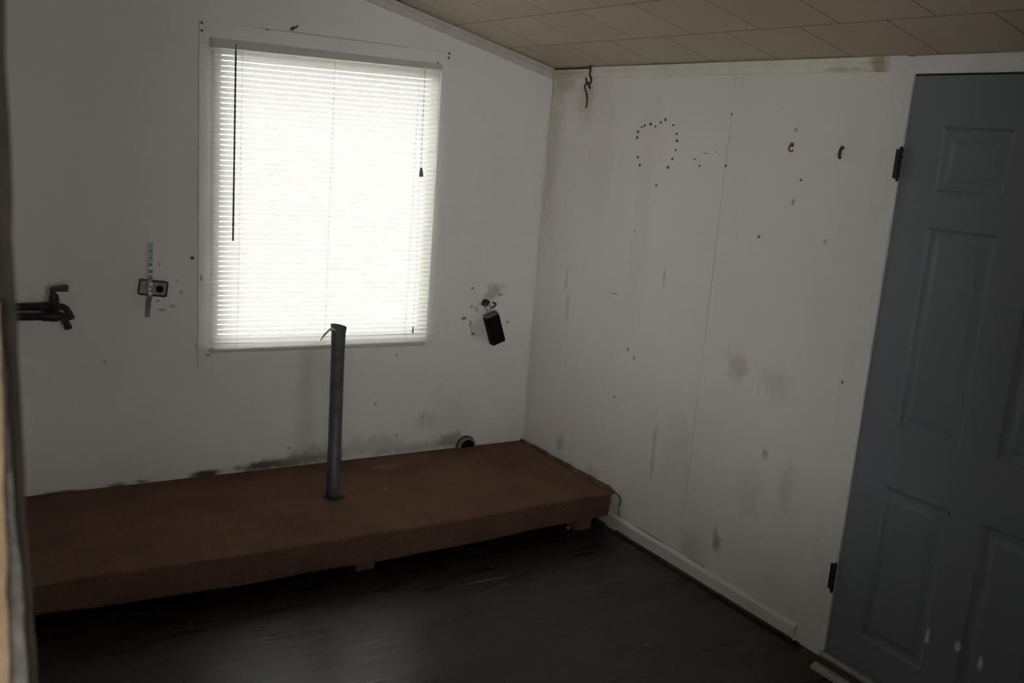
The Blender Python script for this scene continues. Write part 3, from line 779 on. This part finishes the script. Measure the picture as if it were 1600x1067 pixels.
# pale screw showing under the lip
tag(tube('screw', [(-.262, -.817, .040), (-.262, -.829, .040), (-.262, -.832, .040)], [.003, .0055, .003], M_strap_bright, None, 8), 'pale screw tip under the platform lip near its right end', 'screw')

# ------------------------------------------------------------------ standpipe
sp = thing('standpipe', 'grey upright drain pipe rising from the carpeted platform before the window', 'pipe', (-1.245, -.424, ZP))
px, py = -1.243, -.424
bm = bmesh.new()
seg = 28
prof = [(.030, ZP - .001), (.030, .40), (.0285, .402), (.0285, .62), (.0285, .850), (.030, .862), (.0305, .905), (.0325, .928), (.0325, .934), (.0285, .934), (.0265, .925), (.0265, .84)]
rings = []
for r, z in prof:
    t = (z - ZP) / .75
    cx, cy = px - .006 * t, py - .002 * t
    rings.append([bm.verts.new((cx + r * math.cos(2 * math.pi * k / seg), cy + r * math.sin(2 * math.pi * k / seg), z + (.006 * (-math.cos(2 * math.pi * k / seg)) if z > .92 else 0))) for k in range(seg)])
for a, b in zip(rings[:9], rings[1:9]):
    for k in range(seg): bm.faces.new((a[k], a[(k + 1) % seg], b[(k + 1) % seg], b[k]))
pipe = link_bm('pipe', bm, M_pipe, sp, True)
bm = bmesh.new(); rr = []
for r, z in [(.0318, .916), (.0335, .929), (.0330, .936), (.0280, .936), (.0262, .925), (.0262, .84), (.0, .84)]:
    rr.append([bm.verts.new((px - .006 + r * math.cos(2 * math.pi * k / seg), py - .002 + r * math.sin(2 * math.pi * k / seg), z - .006 * math.cos(2 * math.pi * k / seg))) for k in range(seg)])
for a, b in zip(rr, rr[1:]):
    for k in range(seg): bm.faces.new((a[k], a[(k + 1) % seg], b[(k + 1) % seg], b[k]))
link_bm('rim', bm, M_pipe_rim, sp, True)
bm = bmesh.new()
pa = smooth_path([(-1.268, -.445, .917), (-1.283, -.447, .922), (-1.296, -.446, .919), (-1.312, -.444, .905), (-1.326, -.443, .889), (-1.335, -.442, .872)], 5)
wd_ = [.010 if i < 8 else .0085 for i in range(len(pa))]
ra = [[bm.verts.new(p + Vector((0, -.006 - .001 * math.sin(i), .0))), bm.verts.new(p + Vector((.004, .006, .009 if i > 2 else .002)))] for i, p in enumerate(pa)]
for a, b in zip(ra, ra[1:]): bm.faces.new((a[0], a[1], b[1], b[0]))
rb = [[bm.verts.new(v.co + Vector((.0006, 0, -.0008))) for v in q] for q in ra]
for a, b in zip(rb, rb[1:]): bm.faces.new((a[0], b[0], b[1], a[1]))
for i in range(len(ra) - 1):
    for q in (0, 1): bm.faces.new((ra[i][q], ra[i + 1][q], rb[i + 1][q], rb[i][q]))
tp = link_bm('tape_strip', bm, M_tape, sp, True); tp['label'] = 'loose curl of pale tape'
bm = bmesh.new()
tube_bm(bm, [(px, py, ZP - .001), (px, py, ZP + .004), (px, py, ZP + .007)], [.040, .038, .031], 20)
link_bm('base_hole_disc', bm, M_sill_dark, sp, True)  # dark disc put in for the dark hole in the carpet

# ------------------------------------------------------------------ half-round pipe cap at the foot of the wall
hc = thing('pipe_stub', 'short dark round pipe stub with pale rim at foot of window wall', 'pipe', (-.355, -.01, ZP))
def half_disc(bm, r0, r1, y0, y1, cx=-.355, cz=ZP + .001, n=26):
    a = [(cx + r1 * math.cos(math.pi * k / n), y0, cz + r1 * math.sin(math.pi * k / n)) for k in range(n + 1)]
    if r0 > 0: a += [(cx + r0 * math.cos(math.pi * k / n), y0, cz + r0 * math.sin(math.pi * k / n)) for k in range(n, -1, -1)]
    prism_bm(bm, a, (0, y1 - y0, 0))
bm = bmesh.new(); half_disc(bm, .0495, .056, -.006, -.0005); link_bm('wall_flange', bm, M_sill_dark, hc)
bm = bmesh.new(); half_disc(bm, .0405, .0495, -.026, -.0005); link_bm('rim', bm, M_sill, hc)
bm = bmesh.new(); half_disc(bm, 0, .0405, -.023, -.0005); link_bm('cap', bm, M_black, hc)

# ------------------------------------------------------------------ strapped metal box left of the window
mb = thing('metal_junction_box', 'grey metal box with round black hole held by vertical strap left of window', 'box', (-1.907, -.01, 1.03))
sk = Matrix.Rotation(R(7), 3, 'Y')
def placed(bm, c, rot=sk):
    bmesh.ops.rotate(bm, verts=bm.verts, cent=(0, 0, 0), matrix=rot)
    bmesh.ops.translate(bm, verts=bm.verts, vec=c)
c0 = (-1.907, 0, 1.032)
# body: rounded tray with raised rim
bm = bmesh.new()
def rrect(hw, hh, r, y, n=5):
    out = []
    for sx, sz, a0 in ((1, 1, 0), (-1, 1, 90), (-1, -1, 180), (1, -1, 270)):
        for k in range(n + 1):
            a = R(a0 + 90 * k / n)
            out.append((sx * (hw - r) + r * math.cos(a), y, sz * (hh - r) + r * math.sin(a)))
    return out
loops = [bm_ for bm_ in [rrect(.058, .033, .008, .0015), rrect(.058, .033, .008, -.018), rrect(.053, .028, .006, -.0195), rrect(.051, .026, .005, -.013)]]
vs = [[bm.verts.new(p) for p in l] for l in loops]
for a, b in zip(vs, vs[1:]):
    n = len(a)
    for k in range(n): bm.faces.new((a[k], a[(k + 1) % n], b[(k + 1) % n], b[k]))
placed(bm, c0); link_bm('rim', bm, M_plate_edge, mb)
bm = bmesh.new(); prism_bm(bm, rrect(.0515, .0265, .005, -.0135), (0, .004, 0)); placed(bm, c0); link_bm('face_plate', bm, M_plate, mb)
bm = bmesh.new(); tube_bm(bm, [(.026, -.0120, -.001), (.026, -.0150, -.001)], .0155, 22); placed(bm, c0); link_bm('knockout_hole', bm, M_black, mb, False)
# strap over the front, bent to the wall above and below, with holes along it
bm = bmesh.new()
def strap(bm, pts, hw):
    q = []
    for x, y, z in pts:
        q.append([bm.verts.new((x - hw, y, z)), bm.verts.new((x + hw, y, z)), bm.verts.new((x + hw, y + .0016, z)), bm.verts.new((x - hw, y + .0016, z))])
    for a, b in zip(q, q[1:]):
        for k in range(4): bm.faces.new((a[k], a[(k + 1) % 4], b[(k + 1) % 4], b[k]))
    bm.faces.new(q[0]); bm.faces.new(q[-1])
strap(bm, [(-1.914, -.0016, 1.221), (-1.9145, -.003, 1.190), (-1.916, -.006, 1.150), (-1.918, -.010, 1.115), (-1.920, -.016, 1.085), (-1.921, -.0225, 1.066), (-1.921, -.0225, 1.030), (-1.922, -.0225, .998), (-1.924, -.012, .975), (-1.926, -.006, .945), (-1.928, -.0016, .907)], .0098)
so_ = link_bm('strap', bm, M_strap, mb)
for x, y, z in [(-1.9148, -.0042, 1.185), (-1.916, -.0062, 1.158), (-1.9165, -.0085, 1.130), (-1.919, -.0130, 1.100)]:
    bm = bmesh.new(); tube_bm(bm, [(x, y - .0002, z), (x, y - .0012, z)], .0042, 10)
    link_bm('strap_hole', bm, M_plate_edge, so_)
for x, y, z, r in [(-1.918, -.0235, 1.050, .0075), (-1.923, -.0235, 1.031, .0065), (-1.921, -.0235, 1.012, .0075)]:
    bm = bmesh.new(); tube_bm(bm, [(x, y, z), (x, y - .002, z), (x, y - .003, z)], [r, r, r * .6], 12)
    link_bm('screw_head', bm, M_strap_bright, so_)
for x, y, z in [(-1.918, -.0125, 1.117), (-1.919, -.0175, 1.092)]:
    box('bright_tab', x - .0085, x + .0085, y - .0016, y, z - .003, z + .003, M_strap_bright, so_)

# ------------------------------------------------------------------ black box dangling right of the window
bx = thing('dangling_black_box', 'small black electrical box dangling crooked from a hole right of window', 'box', (-.26, -.03, .81))
rot = Matrix.Rotation(R(-20), 3, 'Y')
bm = bmesh.new(); box_bm(bm, -.037, .037, -.030, .012, -.080, .070, .002, 1); placed(bm, (-.255, -.028, .806), rot); link_bm('casing', bm, M_black, bx)
bm = bmesh.new(); box_bm(bm, -.0355, .0355, -.028, .012, .070, .083, .002, 1); placed(bm, (-.255, -.028, .806), rot); link_bm('collar', bm, M_boxend, bx)
for s, ln in ((-1, .0), (1, .004)):
    tube('wire', smooth_path([(-.288 + .008 * s, -.004, .926), (-.291 + .016 * s, -.022, .914 - ln), (-.292 + .012 * s, -.030, .902), (-.288 + .004 * s, -.032, .886)], 5), .0032, M_wire, bx, 8)
tube('mounting_ear', smooth_path([(-.262, -.010, .905), (-.246, -.016, .920), (-.247, -.018, .932), (-.262, -.012, .936)], 5), .0045, M_plate_edge, bx, 8)
bm = bmesh.new()
hp = [(-.295 + (.024 + .004 * math.sin(k * 2.3)) * math.cos(2 * math.pi * k / 16), -.0004, .932 + (.020 + .003 * math.sin(k * 1.7)) * math.sin(2 * math.pi * k / 16)) for k in range(16)]
prism_bm(bm, hp, (0, -.002, 0)); link_bm('torn_hole', bm, M_hole, bx)

# ------------------------------------------------------------------ taps on pipes through the left partition
def tap(name, label, y, zc, lever, xe):
    t = thing(name, label, 'tap', (XL, y, zc), 'water taps on the left wall')
    tube('supply_pipe', [(XL - .01, y, zc + .004), (-2.42, y, zc + .002), (-2.315, y, zc)], .0155, M_darkpipe, t, 14)
    bm = bmesh.new()
    tube_bm(bm, [(-2.335, y, zc), (-2.330, y, zc), (-2.312, y, zc), (-2.300, y, zc), (-2.283, y, zc), (-2.270, y, zc), (-2.262, y, zc)], [.017, .019, .019, .022, .022, .0165, .014], 16)
    tube_bm(bm, smooth_path([(-2.268, y, zc), (-2.256, y, zc - .001), (xe - .012, y, zc - .012), (xe - .002, y, zc - .032), (xe + .002, y, zc - .046)], 5), .0125, 14)
    link_bm('tap_body', bm, M_tap, t, True)
    tube('spout_lip', [(xe + .000, y, zc - .038), (xe + .004, y, zc - .052)], .0145, M_lever, t, 14)
    if lever:
        s_ = tube('valve_stem', [(-2.290, y, zc + .014), (-2.289, y, zc + .048), (-2.290, y, zc + .064), (-2.292, y, zc + .080), (-2.294, y, zc + .092), (-2.298, y, zc + .112)], [.0165, .016, .019, .0185, .010, .009], M_tap, t, 14)
        bm = bmesh.new()
        prism_bm(bm, [(-2.304, y - .010, zc + .115), (-2.300, y - .010, zc + .100), (-2.290, y - .012, zc + .0985), (-2.240, y - .014, zc + .098), (-2.2385, y - .014, zc + .124), (-2.250, y - .014, zc + .123)], (0, .024, 0))
        bmesh.ops.bevel(bm, geom=bm.edges[:], offset=.003, segments=2, affect='EDGES')
        link_bm('lever', bm, M_lever, t)
tap('water_tap', 'dark water tap with flat lever handle at the left edge', -.085, .938, True, -2.244)
tap('water_tap', 'dark water pipe spout without handle just behind the lever tap', -.040, .968, False, -2.228)

# ------------------------------------------------------------------ outside: ground and the eave above the window
structure(box('outside_ground', -30, 20, .16, 40, -.45, -.35, M_grass), 'ground outside the window', 'ground')
prism_e = prism('roof_eave', [(-5.4, .14, 2.26), (.3, .14, 2.13), (.3, .14, 2.19), (-5.4, .14, 2.32)], (0, .35, 0), M_soffit)
structure(prism_e, 'roof eave outside above the window', 'eave')

# ------------------------------------------------------------------ daylight
wl = bpy.data.worlds.new('overcast_sky'); SC.world = wl; wl.use_nodes = True
nt = wl.node_tree; bgd = nt.nodes['Background']
bgd.inputs['Color'].default_value = (1, .98, .965, 1); bgd.inputs['Strength'].default_value = 4.2

# ------------------------------------------------------------------ camera
cd = bpy.data.cameras.new('camera'); cam = bpy.data.objects.new('camera', cd); COL.objects.link(cam)
yw, pt, rl = R(-32.3437), R(-11.7572), R(4.4798)
F = Vector((-math.sin(yw) * math.cos(pt), math.cos(yw) * math.cos(pt), math.sin(pt)))
R0 = Vector((math.cos(yw), math.sin(yw), 0)); U0 = R0.cross(F)
Rv = R0 * math.cos(rl) + U0 * math.sin(rl); Uv = U0 * math.cos(rl) - R0 * math.sin(rl)
m = Matrix((Rv, Uv, -F)).transposed().to_4x4(); m.translation = Vector((-2.7486, -4.1537, 1.7470))
cam.matrix_world = m
cd.sensor_fit = 'HORIZONTAL'; cd.sensor_width = 36; cd.lens = 1507.93 / 1600 * 36
cd.clip_start = .02
cd.dof.use_dof = True; cd.dof.focus_distance = 4.4; cd.dof.aperture_fstop = 5.6
SC.camera = cam

vs_ = SC.view_settings
vs_.view_transform = 'Standard'; vs_.look = 'None'; vs_.gamma = 1; vs_.exposure = 0.80
vs_.use_curve_mapping = False
SC.cycles.max_bounces = 12; SC.cycles.diffuse_bounces = 8; SC.cycles.transparent_max_bounces = 16
SC.cycles.use_denoising = True
